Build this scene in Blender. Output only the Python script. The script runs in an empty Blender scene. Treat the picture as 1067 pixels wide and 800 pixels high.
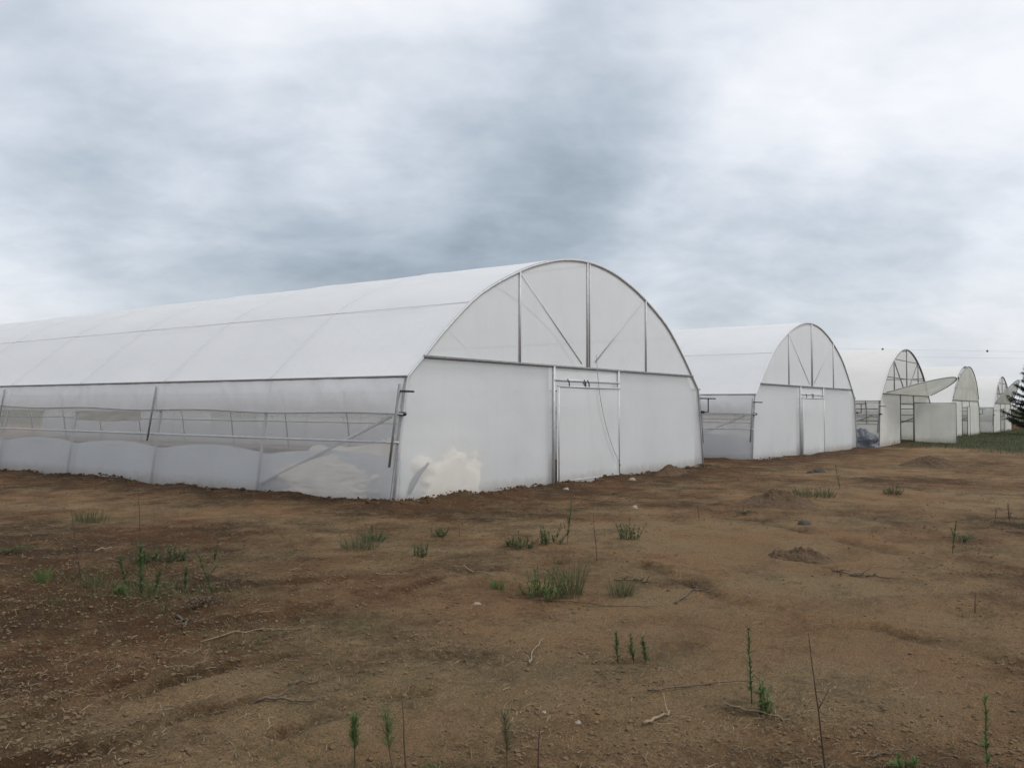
import bpy, math, random
from mathutils import Vector, Matrix, noise
R = math.radians
scene = bpy.context.scene
COL = scene.collection
rnd = random.Random(7)

# ------------------------------------------------------------------ helpers
class MB:
    """collects geometry and links it as one mesh object"""
    def __init__(s): s.v = []; s.f = []; s.smooth = []
    def add(s, vs, fs, smooth=False):
        o = len(s.v); s.v += [tuple(v) for v in vs]
        s.f += [tuple(i + o for i in f) for f in fs]; s.smooth += [smooth] * len(fs)
    def box(s, a, b):
        (x0, y0, z0), (x1, y1, z1) = a, b
        s.add([(x0,y0,z0),(x1,y0,z0),(x1,y1,z0),(x0,y1,z0),(x0,y0,z1),(x1,y0,z1),(x1,y1,z1),(x0,y1,z1)],
              [(0,3,2,1),(4,5,6,7),(0,1,5,4),(1,2,6,5),(2,3,7,6),(3,0,4,7)])
    def tube(s, pts, r, n=8, caps=True):
        pts = [Vector(p) for p in pts]; m = len(pts)
        rs = r if isinstance(r, (list, tuple)) else [r] * m
        vs = []; prev = None
        for i, p in enumerate(pts):
            t = (pts[min(i+1, m-1)] - pts[max(i-1, 0)])
            t = t.normalized() if t.length > 1e-9 else Vector((0,0,1))
            if prev is None:
                a = Vector((0,0,1)) if abs(t.z) < .9 else Vector((1,0,0))
                u = t.cross(a).normalized()
            else:
                u = prev - t * prev.dot(t)
                u = u.normalized() if u.length > 1e-6 else t.orthogonal().normalized()
            prev = u; w = t.cross(u)
            for k in range(n):
                an = 2*math.pi*k/n
                vs.append(p + (u*math.cos(an) + w*math.sin(an)) * rs[i])
        fs = [(i*n+k, i*n+(k+1) % n, (i+1)*n+(k+1) % n, (i+1)*n+k) for i in range(m-1) for k in range(n)]
        if caps: fs += [tuple(range(n-1, -1, -1)), tuple((m-1)*n+k for k in range(n))]
        s.add(vs, fs, True)
    def grid(s, fn, nu, nv, smooth=True):
        vs = [fn(i/nu, j/nv) for j in range(nv+1) for i in range(nu+1)]
        w = nu + 1
        s.add(vs, [(j*w+i, j*w+i+1, (j+1)*w+i+1, (j+1)*w+i) for j in range(nv) for i in range(nu)], smooth)
    def mesh(s, name):
        me = bpy.data.meshes.new(name); me.from_pydata(s.v, [], s.f)
        me.polygons.foreach_set('use_smooth', s.smooth); me.update()
        return me
    def build(s, name, mat, parent=None, loc=(0,0,0)):
        me = s.mesh(name); me.materials.append(mat)
        return link(name, me, parent, loc)

def link(name, me, parent=None, loc=(0,0,0)):
    o = bpy.data.objects.new(name, me); COL.objects.link(o)
    o.location = loc
    if parent is not None: o.parent = parent
    return o
def empty(name, loc=(0,0,0), rz=0):
    o = bpy.data.objects.new(name, None); COL.objects.link(o)
    o.location = loc; o.rotation_euler = (0,0,rz); o.empty_display_size = .2
    return o
def tag(o, label=None, cat=None, group=None, kind=None):
    for k, v in (('label', label), ('category', cat), ('group', group), ('kind', kind)):
        if v: o[k] = v
    return o
def nz(x, y, z=0.0): return noise.noise((x, y, z))

# ------------------------------------------------------------------ materials
def new_mat(name):
    m = bpy.data.materials.new(name); m.use_nodes = True
    nt = m.node_tree; nt.nodes.clear()
    return m, nt
def nd(nt, typ, ins=None, **props):
    n = nt.nodes.new(typ)
    for k, v in props.items(): setattr(n, k, v)
    for k, v in (ins or {}).items():
        if hasattr(v, 'bl_idname') and v.bl_idname.startswith('NodeSocket'): nt.links.new(v, n.inputs[k])
        else: n.inputs[k].default_value = v
    return n
def mixc(nt, fac, a, b, blend='MIX'):
    n = nt.nodes.new('ShaderNodeMix'); n.data_type = 'RGBA'; n.blend_type = blend
    for sock, v in ((n.inputs[0], fac), (n.inputs[6], a), (n.inputs[7], b)):
        if hasattr(v, 'bl_idname') and v.bl_idname.startswith('NodeSocket'): nt.links.new(v, sock)
        else: sock.default_value = v
    return n.outputs[2]
def math_(nt, op, a, b=0.0, clamp=False):
    n = nt.nodes.new('ShaderNodeMath'); n.operation = op; n.use_clamp = clamp
    for i, v in enumerate((a, b)):
        if hasattr(v, 'bl_idname') and v.bl_idname.startswith('NodeSocket'): nt.links.new(v, n.inputs[i])
        else: n.inputs[i].default_value = v
    return n.outputs[0]
def c4(c): return (c[0], c[1], c[2], 1)

def film(name, col, dirt, transp, transl, wr=.25, scale=(1,1,1), gloss=.05):
    """thin plastic sheet: part lets light through scattered, part straight, part reflects"""
    m, nt = new_mat(name)
    tc = nd(nt, 'ShaderNodeTexCoord').outputs['Object']
    mp = nd(nt, 'ShaderNodeMapping', {0: tc, 3: scale}).outputs[0]
    n1 = nd(nt, 'ShaderNodeTexNoise', {'Vector': mp, 'Scale': .9, 'Detail': 5, 'Roughness': .6}).outputs[0]
    n2 = nd(nt, 'ShaderNodeTexNoise', {'Vector': mp, 'Scale': 5.0, 'Detail': 4, 'Roughness': .55, 'Distortion': .6}).outputs[0]
    r1 = nd(nt, 'ShaderNodeMapRange', {0: n1, 1: .42, 2: .72}).outputs[0]
    color = mixc(nt, r1, c4(col), c4(dirt))
    n5 = nd(nt, 'ShaderNodeTexNoise', {'Vector': nd(nt, 'ShaderNodeMapping', {0: tc, 3: (5,5,.5)}).outputs[0], 'Scale': 1.3, 'Detail': 6, 'Roughness': .6}).outputs[0]
    color = mixc(nt, nd(nt, 'ShaderNodeMapRange', {0: n5, 1: .5, 2: .85, 3: 0, 4: .16}).outputs[0], color, (dirt[0]*.82, dirt[1]*.81, dirt[2]*.77, 1))
    # soil splashed on the lowest hand's breadth
    sep = nd(nt, 'ShaderNodeSeparateXYZ', {0: tc}).outputs[2]
    low = nd(nt, 'ShaderNodeMapRange', {0: math_(nt, 'ADD', sep, math_(nt, 'MULTIPLY', n2, .25)), 1: .1, 2: .34, 3: .5, 4: 0.0}).outputs[0]
    color = mixc(nt, low, color, (.36, .29, .2, 1))
    bump = nd(nt, 'ShaderNodeBump', {'Strength': wr, 'Distance': .03, 'Height': n2}).outputs[0]
    d = nd(nt, 'ShaderNodeBsdfDiffuse', {'Color': color, 'Normal': bump}).outputs[0]
    t = nd(nt, 'ShaderNodeBsdfTranslucent', {'Color': color, 'Normal': bump}).outputs[0]
    a = nd(nt, 'ShaderNodeMixShader', {0: transl, 1: d, 2: t}).outputs[0]
    g = nd(nt, 'ShaderNodeBsdfGlossy', {'Color': (.9,.9,.9,1), 'Roughness': .35, 'Normal': bump}).outputs[0]
    a = nd(nt, 'ShaderNodeMixShader', {0: gloss, 1: a, 2: g}).outputs[0]
    tr = nd(nt, 'ShaderNodeBsdfTransparent', {'Color': (.95,.95,.95,1)}).outputs[0]
    a = nd(nt, 'ShaderNodeMixShader', {0: transp, 1: a, 2: tr}).outputs[0]
    nd(nt, 'ShaderNodeOutputMaterial', {0: a})
    return m
def princ(name, col, col2=None, rough=.8, metal=0.0, scale=8.0, bump=0.0, stretch=(1,1,1), lo=.35, hi=.65, transl=0):
    m, nt = new_mat(name)
    tc = nd(nt, 'ShaderNodeTexCoord').outputs['Object']
    mp = nd(nt, 'ShaderNodeMapping', {0: tc, 3: stretch}).outputs[0]
    n = nd(nt, 'ShaderNodeTexNoise', {'Vector': mp, 'Scale': scale, 'Detail': 6, 'Roughness': .62}).outputs[0]
    r = nd(nt, 'ShaderNodeMapRange', {0: n, 1: lo, 2: hi}).outputs[0]
    color = mixc(nt, r, c4(col), c4(col2 or tuple(c*.75 for c in col)))
    b = nd(nt, 'ShaderNodeBsdfPrincipled', {'Base Color': color, 'Roughness': rough, 'Metallic': metal})
    if bump: nt.links.new(nd(nt, 'ShaderNodeBump', {'Strength': bump, 'Distance': .02, 'Height': n}).outputs[0], b.inputs['Normal'])
    out = b.outputs[0]
    if transl:
        t = nd(nt, 'ShaderNodeBsdfTranslucent', {'Color': color}).outputs[0]
        out = nd(nt, 'ShaderNodeMixShader', {0: transl, 1: out, 2: t}).outputs[0]
    nd(nt, 'ShaderNodeOutputMaterial', {0: out})
    return m

M = {}
W_, WD = (.82,.83,.845), (.74,.745,.74)
C_, CD = (.80,.775,.70), (.69,.66,.57)
M['roof'] = film('white_roof_film', (.88,.885,.89), (.84,.85,.855), .075, .37, .15, (.5,.5,1))
M['gable'] = film('white_gable_film', (.845,.86,.865), (.80,.81,.81), .15, .42, .15)
M['panel'] = film('clear_front_film', (.845,.86,.865), (.80,.81,.81), .54, .42, .2)
M['lining'] = film('white_lining_film', (.845,.86,.865), (.79,.80,.80), .10, .42, .15)
M['skirt'] = film('white_skirt_film', (.80,.81,.82), (.75,.76,.77), .63, .42, .3, (1,.6,1.6))
M['curtain'] = film('white_curtain_film', (.86,.865,.87), (.82,.825,.83), .12, .36, .2, (1,1.6,.7))
M['inner'] = film('grey_inner_film', (.62,.64,.66), (.58,.60,.615), .06, .3, .3)
M['net'] = film('insect_net', (.84,.83,.82), (.80,.79,.78), .74, .5, .1)
M['roof_c'] = film('cream_roof_film', (.88,.865,.83), (.84,.825,.78), .05, .35, .2, (.5,.5,1))
M['gable_c'] = film('cream_gable_film', (.84,.83,.78), (.75,.74,.67), .16, .42, .3)
M['gable_g'] = film('weathered_gable_film', (.72,.71,.64), (.58,.575,.50), .14, .42, .4, (.7,.7,1.2))
M['skirt_c'] = film('cream_skirt_film', (.80,.79,.74), (.70,.69,.62), .14, .42, .5)
M['net_c'] = film('worn_net', (.7,.68,.62), (.62,.6,.55), .80, .5, .1)
M['steel'] = princ('galvanised_steel', (.50,.505,.51), (.40,.405,.41), .5, .15, 14, .1)
M['steel_dk'] = princ('weathered_steel', (.24,.24,.24), (.16,.16,.16), .6, .15, 14, .1)
M['frame_grey'] = princ('frame_line', (.60,.61,.63), (.54,.55,.57), .6)
M['black'] = princ('black_iron', (.02,.02,.021), (.03,.028,.025), .6)
M['cord'] = princ('grey_cord', (.42,.41,.39), None, .9)
M['cream'] = princ('crumpled_cream_plastic', (.95,.905,.83), (.86,.79,.69), .95, 0, 3.2, .8, transl=.3)
M['darkbag'] = princ('dark_plastic', (.05,.052,.055), (.10,.10,.10), .5, 0, 6, .4)
M['blueheap'] = princ('blue_grey_plastic', (.075,.083,.10), (.04,.045,.058), .55, 0, 5, .6)
M['shade'] = princ('beige_cloth', (.74,.70,.62), (.68,.64,.56), .9, 0, 3)
M['leaf'] = princ('weed_leaf', (.065,.12,.028), (.11,.165,.045), .75, 0, 30, transl=.3)
M['leaf_d'] = princ('dark_weed_leaf', (.046,.088,.026), (.075,.11,.036), .75, 0, 30, transl=.25)
M['leaf_o'] = princ('olive_weed_leaf', (.085,.095,.04), (.12,.11,.055), .8, 0, 30, transl=.3)
M['leaf_dry'] = princ('dry_weed_leaf', (.085,.055,.034), (.13,.09,.05), .9, 0, 30)
M['stem'] = princ('weed_stem', (.075,.07,.033), (.09,.05,.028), .8, 0, 20)
M['stem_r'] = princ('reddish_stem', (.060,.030,.020), (.045,.028,.02), .8, 0, 20)
M['twig'] = princ('dry_twig', (.13,.095,.06), (.055,.038,.026), .9, 0, 25, .3)
M['twig_l'] = princ('bleached_twig', (.24,.185,.115), (.14,.10,.06), .9, 0, 25, .3)
M['straw'] = princ('straw', (.30,.23,.14), (.085,.06,.036), .9, 0, 3)
M['drygrass'] = princ('sparse_grass', (.11,.095,.04), (.06,.085,.025), .9, 0, 1.2, transl=.2)
M['grass'] = princ('green_grass', (.045,.068,.022), (.085,.088,.036), .9, 0, .7, transl=.25)
M['clod'] = princ('soil_clods', (.085,.052,.025), (.15,.098,.048), .95, 0, 2.0, .2)
M['mound'] = princ('dug_soil', (.055,.031,.013), (.090,.052,.024), .95, 0, 14, 1.0)
M['stone_l'] = princ('pale_stone', (.29,.25,.20), (.22,.18,.135), .85, 0, 9, .4)
M['stone_d'] = princ('dark_stone', (.035,.028,.024), (.055,.045,.035), .9, 0, 9, .4)
M['wire'] = princ('wire', (.32,.33,.34), None, .7)
M['ball'] = princ('marker_ball', (.045,.045,.05), None, .6)
M['pole'] = princ('pole_timber', (.16,.13,.10), None, .9)
M['needle'] = princ('conifer_needles', (.014,.026,.016), (.03,.045,.026), .8, 0, 2.0, transl=.15)
M['bark'] = princ('bark', (.06,.045,.035), None, .95, 0, 6, .5)

def brick_mat():
    m, nt = new_mat('red_brick')
    tc = nd(nt, 'ShaderNodeTexCoord').outputs['Object']
    s = nd(nt, 'ShaderNodeSeparateXYZ', {0: tc})
    v = nd(nt, 'ShaderNodeCombineXYZ', {0: math_(nt, 'ADD', s.outputs[0], s.outputs[1]), 1: s.outputs[2]}).outputs[0]
    b = nd(nt, 'ShaderNodeTexBrick', {'Vector': v, 'Color1': (.34,.14,.07,1), 'Color2': (.26,.11,.06,1), 'Mortar': (.3,.26,.2,1), 'Scale': 4.5, 'Mortar Size': .015})
    p = nd(nt, 'ShaderNodeBsdfPrincipled', {'Base Color': b.outputs[0], 'Roughness': .9})
    nd(nt, 'ShaderNodeOutputMaterial', {0: p.outputs[0]})
    return m
M['brick'] = brick_mat()

# ------------------------------------------------------------------ ground
GHS = [(0.0, 0.0), (16.2, -.08), (32.5, -.16), (51.2, -.31), (71.0, -.42)]   # x of each tunnel's near corner, height of its base
WID, BAY, NB = 12.5, 3.55, 13
LEN = BAY * NB
RUTS = [([(-2.5,-5.9),(-2.78,-6.37),(-3.43,-7.2),(-3.75,-7.86),(-3.66,-8.32),(-3.78,-8.74),(-4.05,-9.38),(-4.3,-10.2)], .045, .10),
        ([(-8.6,-6.0),(-8.39,-6.06),(-8.09,-6.09),(-7.89,-6.05),(-7.68,-6.06),(-7.41,-6.12)], .045, .06),
        ([(-7.95,-5.56),(-7.78,-5.55),(-7.37,-5.55),(-7.13,-5.57),(-6.81,-5.62)], .035, .06),
        ([(-7.59,-6.66),(-7.23,-6.6),(-6.96,-6.68),(-6.74,-6.76)], .045, .06),
        ([(-8.3,-5.5),(-8.09,-5.45),(-7.86,-5.39),(-7.6,-5.33)], .04, .06),
        ([(2.4,-4.6),(1.72,-5.12),(1.54,-5.76),(.62,-6.81),(-.04,-7.73)], .05, .16),
        ([(-7.2,-4.6),(-6.7,-4.55),(-6.2,-4.7),(-5.6,-4.75)], .04, .07),
        ([(-6.9,-3.4),(-6.2,-3.6),(-5.5,-3.7),(-4.8,-4.1)], .035, .08),
        ([(-4.9,-4.9),(-4.3,-4.75),(-3.7,-5.0),(-3.0,-5.2)], .03, .07)]
def seg_d(px, py, a, b):
    dx, dy = b[0]-a[0], b[1]-a[1]
    t = max(0, min(1, ((px-a[0])*dx + (py-a[1])*dy) / (dx*dx+dy*dy)))
    return math.hypot(px-a[0]-t*dx, py-a[1]-t*dy)
RB = [(min(p[0] for p in pl)-.6, max(p[0] for p in pl)+.6, min(p[1] for p in pl)-.6, max(p[1] for p in pl)+.6) for pl, _, _ in RUTS]
def base_z(x, y): return -.006*min(max(x,0),140) - .006*min(max(y,0),60)
def wall_d(x, y):
    d = 99
    for x0, _ in GHS:
        dx = max(x0-x, 0, x-x0-WID); dy = max(-y, 0, y-LEN)
        d = min(d, math.hypot(dx, dy))
    return d
def rut_at(x, y):
    h = 0.0; dark = 0.0
    for (pl, a, w), bb in zip(RUTS, RB):
        if bb[0] < x < bb[1] and bb[2] < y < bb[3]:
            xx = x + .05*nz(x*5, y*5, 3); yy = y + .05*nz(x*5, y*5, 9)
            d = min(seg_d(xx, yy, pl[i], pl[i+1]) for i in range(len(pl)-1))
            k = max(.25, .6 + .6*nz(x*2.3, y*2.3, 5))
            h += 1.0*k*a*(-math.exp(-(d/w)**2) + .6*math.exp(-((d-1.8*w)/w)**2)); dark = max(dark, k*math.exp(-(d/(1.5*w))**2))
    return h, dark
def soil(x, y):
    """0 = freshly turned dark soil, 1 = dry pale crust"""
    s = .50 + .70*nz(x*.33+4, y*.33, 1.5) + .35*nz(x*1.1, y*1.1, 7.7)
    for cx, cy, r, w in ((-7.8,-6.1,1.0,.30),(-6.6,-7.6,.8,.30),(-5.3,-7.9,.9,.35),(-3.2,-7.6,1.6,.45),(.5,-8.5,3,.25),(-1,-6,2,.2),(-6.9,-5.2,.5,-.25),
                         (-4.6,-5.0,1.3,-.15),(-5.5,-8.2,1.5,.22),(-2,-7.5,3,.22),(-7.5,-6.5,1.2,.28),(-4,-7.2,1.2,.2),(3,-6.5,3.5,.2),(-6.2,-9.0,1.0,-.35),(-7,-4,2.2,-.22),(-6.3,-1.3,2.6,-.22),(-3.5,-2,2.4,-.12),(4.8,-4.0,.7,.5),(13.8,-4.6,1.6,.5),(-6.3,-6.9,.7,-.2),(-5.8,-4.2,1.5,-.25),(-7.6,-3.5,1.2,-.2),(-3.4,-6.2,.9,-.25)):
        s += w*math.exp(-((x-cx)**2+(y-cy)**2)/(r*r))
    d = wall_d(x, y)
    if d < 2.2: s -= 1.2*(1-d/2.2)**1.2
    return s
def ground_z(x, y):
    r = math.hypot(x+10.35, y+10)
    z = base_z(x, y)
    if r > 300: return z
    z += .035*nz(x*.30, y*.30, 2.2)
    d = wall_d(x, y)
    if d == 0: return base_z(x, y) - .03
    if d < .75: z += (1-d/.75)*(.065*max(.1, .7 + 1.2*nz(x*.9, y*.9, 4.4)) + .03*nz(x*5, y*5, 2.4) + .02*nz(x*13, y*13, 7.4))
    if r < 45:
        s = soil(x, y); rough = max(.25, min(1.4, 1.3-s))
        z += .020*nz(x*1.3, y*1.3, .3)
        z += rough*.024*nz(x*4.1, y*4.1, 1.1)
        if r < 24:
            z += rough*(.022*abs(nz(x*6, y*9, 6.1)) + .012*nz(x*13, y*17, 8) + .008*abs(nz(x*31, y*31, 5)))
        z += rut_at(x, y)[0]
    return z
def lines(a, b, step, lo, hi, gl, gh):
    out = [a + step*i for i in range(int((b-a)/step)+1)]
    s = step
    while out[-1] < hi: s *= gh; out.append(out[-1]+s)
    s = step; pre = []; x = a
    while x > lo: s *= gl; x -= s; pre.append(x)
    return pre[::-1] + out
GRASS_EDGE = [(16,-.2),(20.5,-1.6),(24,-5.2),(27,-9),(33,-16)]
def grassy(x, y):
    """how much turf grows here (the strip before the far tunnels)"""
    if x < 12: return 0.0
    e = x - (33.5 - min(max(0, -y), 14)*1.25) + 3.0*nz(x*.25, y*.25, 3.3) + 1.5*nz(x*.8, y*.8, 1.3)
    return max(0.0, min(1.0, e/8))
def make_ground():
    xs = lines(-9.2, -1.2, .04, -4000, 4500, 1.3, 1.055); ys = lines(-11.2, -2.4, .04, -4000, 4500, 1.3, 1.055)
    nx, ny = len(xs), len(ys)
    vs = []; sa = []; ga = []
    for y in ys:
        for x in xs:
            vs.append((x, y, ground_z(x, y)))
            r = math.hypot(x+10.35, y+10)
            if r < 200:
                s = soil(x, y) - .75*rut_at(x, y)[1]; g = grassy(x, y)  # shade in the ruts is put into the colour as a darker value
            else: s = .5; g = 1.0
            sa.append(max(0, min(1, s))); ga.append(g)
    fs = [(j*nx+i, j*nx+i+1, (j+1)*nx+i+1, (j+1)*nx+i) for j in range(ny-1) for i in range(nx-1)]
    me = bpy.data.meshes.new('ground'); me.from_pydata(vs, [], fs)
    me.polygons.foreach_set('use_smooth', [True]*len(fs))
    for nm, arr in (('soil', sa), ('turf', ga)):
        at = me.attributes.new(nm, 'FLOAT', 'POINT'); at.data.foreach_set('value', arr)
    m, nt = new_mat('bare_soil')
    tc = nd(nt, 'ShaderNodeTexCoord').outputs['Object']
    sv = nd(nt, 'ShaderNodeAttribute', attribute_name='soil').outputs['Fac']
    gv = nd(nt, 'ShaderNodeAttribute', attribute_name='turf').outputs['Fac']
    n1 = nd(nt, 'ShaderNodeTexNoise', {'Vector': tc, 'Scale': 1.7, 'Detail': 8, 'Roughness': .65}).outputs[0]
    n2 = nd(nt, 'ShaderNodeTexNoise', {'Vector': tc, 'Scale': 16, 'Detail': 6, 'Roughness': .7}).outputs[0]
    n3 = nd(nt, 'ShaderNodeTexNoise', {'Vector': tc, 'Scale': 90, 'Detail': 4, 'Roughness': .75}).outputs[0]
    n4 = nd(nt, 'ShaderNodeTexNoise', {'Vector': tc, 'Scale': .55, 'Detail': 4, 'Roughness': .6}).outputs[0]
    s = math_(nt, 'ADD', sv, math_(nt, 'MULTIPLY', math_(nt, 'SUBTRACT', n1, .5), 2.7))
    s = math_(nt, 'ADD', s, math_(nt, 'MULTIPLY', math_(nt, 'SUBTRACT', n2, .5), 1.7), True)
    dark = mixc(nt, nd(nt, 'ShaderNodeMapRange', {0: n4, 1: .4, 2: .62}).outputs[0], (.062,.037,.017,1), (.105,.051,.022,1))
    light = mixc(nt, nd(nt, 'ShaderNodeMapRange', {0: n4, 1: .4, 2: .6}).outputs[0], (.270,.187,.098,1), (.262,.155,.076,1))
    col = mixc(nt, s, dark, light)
    # a faint green bloom of seedlings in places
    ol = nd(nt, 'ShaderNodeMapRange', {0: nd(nt, 'ShaderNodeTexNoise', {'Vector': tc, 'Scale': .9, 'Detail': 5, 'Roughness': .6}).outputs[0], 1: .54, 2: .70, 3: 0, 4: .3}).outputs[0]
    col = mixc(nt, ol, col, (.085,.078,.038,1))
    grit = nd(nt, 'ShaderNodeMapRange', {0: n3, 1: .3, 2: .72, 3: .45, 4: 1.6}).outputs[0]
    gc = nd(nt, 'ShaderNodeCombineColor', {0: grit, 1: grit, 2: grit}).outputs[0]
    col = mixc(nt, 1.0, col, gc, 'MULTIPLY')
    gcol = mixc(nt, n2, (.036,.05,.02,1), (.09,.08,.04,1))
    gm = nd(nt, 'ShaderNodeMapRange', {0: math_(nt, 'ADD', gv, math_(nt, 'MULTIPLY', math_(nt, 'SUBTRACT', n1, .5), .95)), 1: .25, 2: .75}).outputs[0]
    col = mixc(nt, gm, col, gcol)
    hgt = math_(nt, 'ADD', math_(nt, 'MULTIPLY', n2, .7), math_(nt, 'MULTIPLY', n3, .3))
    b = nd(nt, 'ShaderNodeBump', {'Strength': 1.0, 'Distance': .14, 'Height': hgt}).outputs[0]
    p = nd(nt, 'ShaderNodeBsdfPrincipled', {'Base Color': col, 'Roughness': .95, 'Specular IOR Level': .15, 'Normal': b}).outputs[0]
    nd(nt, 'ShaderNodeOutputMaterial', {0: p})
    me.materials.append(m)
    tag(link('ground', me), kind='structure')
make_ground()

# ------------------------------------------------------------------ greenhouses
HALF = [(.36,2.10),(.75,2.45),(1.43,3.05),(2.36,3.73),(3.62,4.31),(4.60,4.62),(5.40,4.78),(6.25,4.84)]
def catmull(pts, k):
    out = []
    n = len(pts)
    for i in range(n-1):
        p0, p1, p2, p3 = pts[max(i-1,0)], pts[i], pts[i+1], pts[min(i+2,n-1)]
        for j in range(k):
            t = j/k
            out.append(tuple(.5*((2*p1[a]) + (-p0[a]+p2[a])*t + (2*p0[a]-5*p1[a]+4*p2[a]-p3[a])*t*t + (-p0[a]+3*p1[a]-3*p2[a]+p3[a])*t**3) for a in (0,1)))
    out.append(pts[-1]); return out
ARCH = catmull(HALF + [(WID-x, z) for x, z in HALF[-2::-1]], 4)       # eave to eave
def side_x(z): return .36*z/2.10                                       # the legs lean in
def arch_z(x):
    for a, b in zip(ARCH, ARCH[1:]):
        if a[0] <= x <= b[0]: return a[1] + (b[1]-a[1])*(x-a[0])/(b[0]-a[0])
    return 2.1
SECT = [(-.045,-.25)] + ARCH + [(WID+.045,-.25)]
BAR = 2.46
CACHE = {}
def part(name, key, make, mat, parent, loc=(0,0,0)):
    """one mesh object; equal parts share their mesh"""
    k = (name, key, mat.name)
    if k not in CACHE:
        me = make().mesh(name); me.materials.append(mat); CACHE[k] = me
    return link(name, CACHE[k], parent, loc)
def tube_part(name, key, pts, r, mat, parent, n=8, loc=(0,0,0)):
    def mk():
        b = MB(); b.tube(pts, r, n); return b
    return part(name, key, mk, mat, parent, loc)

def roof_mesh():
    b = MB(); off = .036
    def fn(u, v):
        k = u*(len(ARCH)-1); i = min(int(k), len(ARCH)-2); t = k-i
        x = ARCH[i][0]*(1-t)+ARCH[i+1][0]*t; z = ARCH[i][1]*(1-t)+ARCH[i+1][1]*t
        dx = ARCH[i+1][0]-ARCH[i][0]; dz = ARCH[i+1][1]-ARCH[i][1]; l = math.hypot(dx, dz)
        y = v*LEN
        ph = (y % BAY)/BAY
        sag = math.sin(math.pi*ph)*(-.018*min(1, 6*min(u, 1-u)) + .014*nz(x*.9, y*.9, 5) + .010*nz(x*3, y*1.5, 2))
        o = off + max(sag, -.05)
        return (x - dz/l*o, y - .03 + .06*v, z + dx/l*o)
    b.grid(fn, 60, NB*8)
    return b
def curtain_mesh(side, key, drop=.64):
    r = random.Random(key)
    folds = [(r.uniform(0, LEN), r.uniform(-.5, .5), r.uniform(.06, .16), r.uniform(.012, .035)) for _ in range(90)]
    folds += [(r.uniform(0, 3.5), r.uniform(-.5, .2), r.uniform(.04, .1), r.uniform(.015, .04)) for _ in range(12)]
    b = MB()
    def fn(u, v):
        y = u*LEN; z = 2.12 - v*drop + .03*nz(y*.5, 1, key)*v
        o = .045 + .05*math.sin(math.pi*v) + .02*nz(y*1.2, z*2, key)*math.sin(math.pi*v)
        for fy, sl, w, a in folds:
            d = (y - fy - sl*(v-.3))
            if abs(d) < 3*w: o += .8*a*math.exp(-(d/w)**2)*math.sin(math.pi*min(1, .12+v*.8))
        x = side_x(z) - max(o, .035)
        return (x if side < 0 else WID-x, y, z)
    b.grid(fn, NB*40, 10)
    return b
def skirt_mesh(side, key):
    r = random.Random(key+5)
    folds = [(r.uniform(0, LEN), r.uniform(-.9, .9), r.uniform(.05, .12), r.uniform(.006, .022)) for _ in range(60)]
    b = MB()
    def fn(u, v):
        y = u*LEN; z = 1.0 - v*1.28
        o = .036 + .012*nz(y*.8, z*1.4, key) + .012
        for fy, sl, w, a in folds:
            d = y - fy - sl*v
            if abs(d) < 3*w: o += a*math.exp(-(d/w)**2)*math.sin(math.pi*min(1, v*1.05))
        x = side_x(z) - o
        return (x if side < 0 else WID-x, y, z)
    b.grid(fn, NB*26, 10)
    return b
def inner_mesh(side, y0=0.0):   # y0: where the sheet is pulled aside round a heap
    b = MB()
    def fn(u, v):
        y = y0 + u*(LEN-y0); ph = (y % BAY)/BAY
        top = .70 + .12*math.sin(math.pi*ph)**.8 - (.05 if ph > .5 else 0)*(ph-.5) + .02*nz(y*.7, 3)
        z = top*(1-v) - .2*v
        x = side_x(z) + .12 + .01*nz(y, z, 9) 
        return (x if side < 0 else WID-x, y, z)
    b.grid(fn, NB*16, 4)
    return b
def net_mesh(side):
    b = MB()
    def fn(u, v):
        z = 1.62 - v*.62; x = side_x(z) - .033
        return (x if side < 0 else WID-x, u*LEN, z)
    b.grid(fn, NB*4, 2)
    return b
def gable_mesh(top_only=True, y=0.0):
    """the arch-shaped sheet above the cross bar, in the plane y = 0"""
    pts = [p for p in ARCH if p[1] > BAR]
    pts = [(.76, BAR)] + pts + [(WID-.76, BAR)]
    b = MB(); n = 28
    def fn(u, v):
        x = pts[0][0] + (pts[-1][0]-pts[0][0])*u
        z = BAR + (arch_z(x)-BAR+.01)*v
        return (x, y + .012*nz(x*.8, z*.8, 4)*math.sin(math.pi*v)*math.sin(math.pi*u), z)
    b.grid(fn, 40, 10)
    return b
def lower_mesh(x0, x1, z1=BAR, z0=-.28):
    """a front panel from the ground to the cross bar, following the leaning leg at its outer edge"""
    b = MB()
    def edge(x, z):
        if x <= 0: return side_x(z) - .03 if z < 2.1 else .36 + (z-2.1)/.35*.39 - .02
        if x >= WID: return WID - (side_x(z) - .03 if z < 2.1 else .36 + (z-2.1)/.35*.39 - .02)
        return x
    def fn(u, v):
        z = z0 + (z1-z0)*v
        x = edge(x0, z)*(1-u) + edge(x1, z)*u
        return (x, .014*nz(x*.7+3, z*.7, 2)*math.sin(math.pi*u)*math.sin(math.pi*min(1,max(0,v))), z)
    b.grid(fn, 18, 12)
    return b

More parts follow.
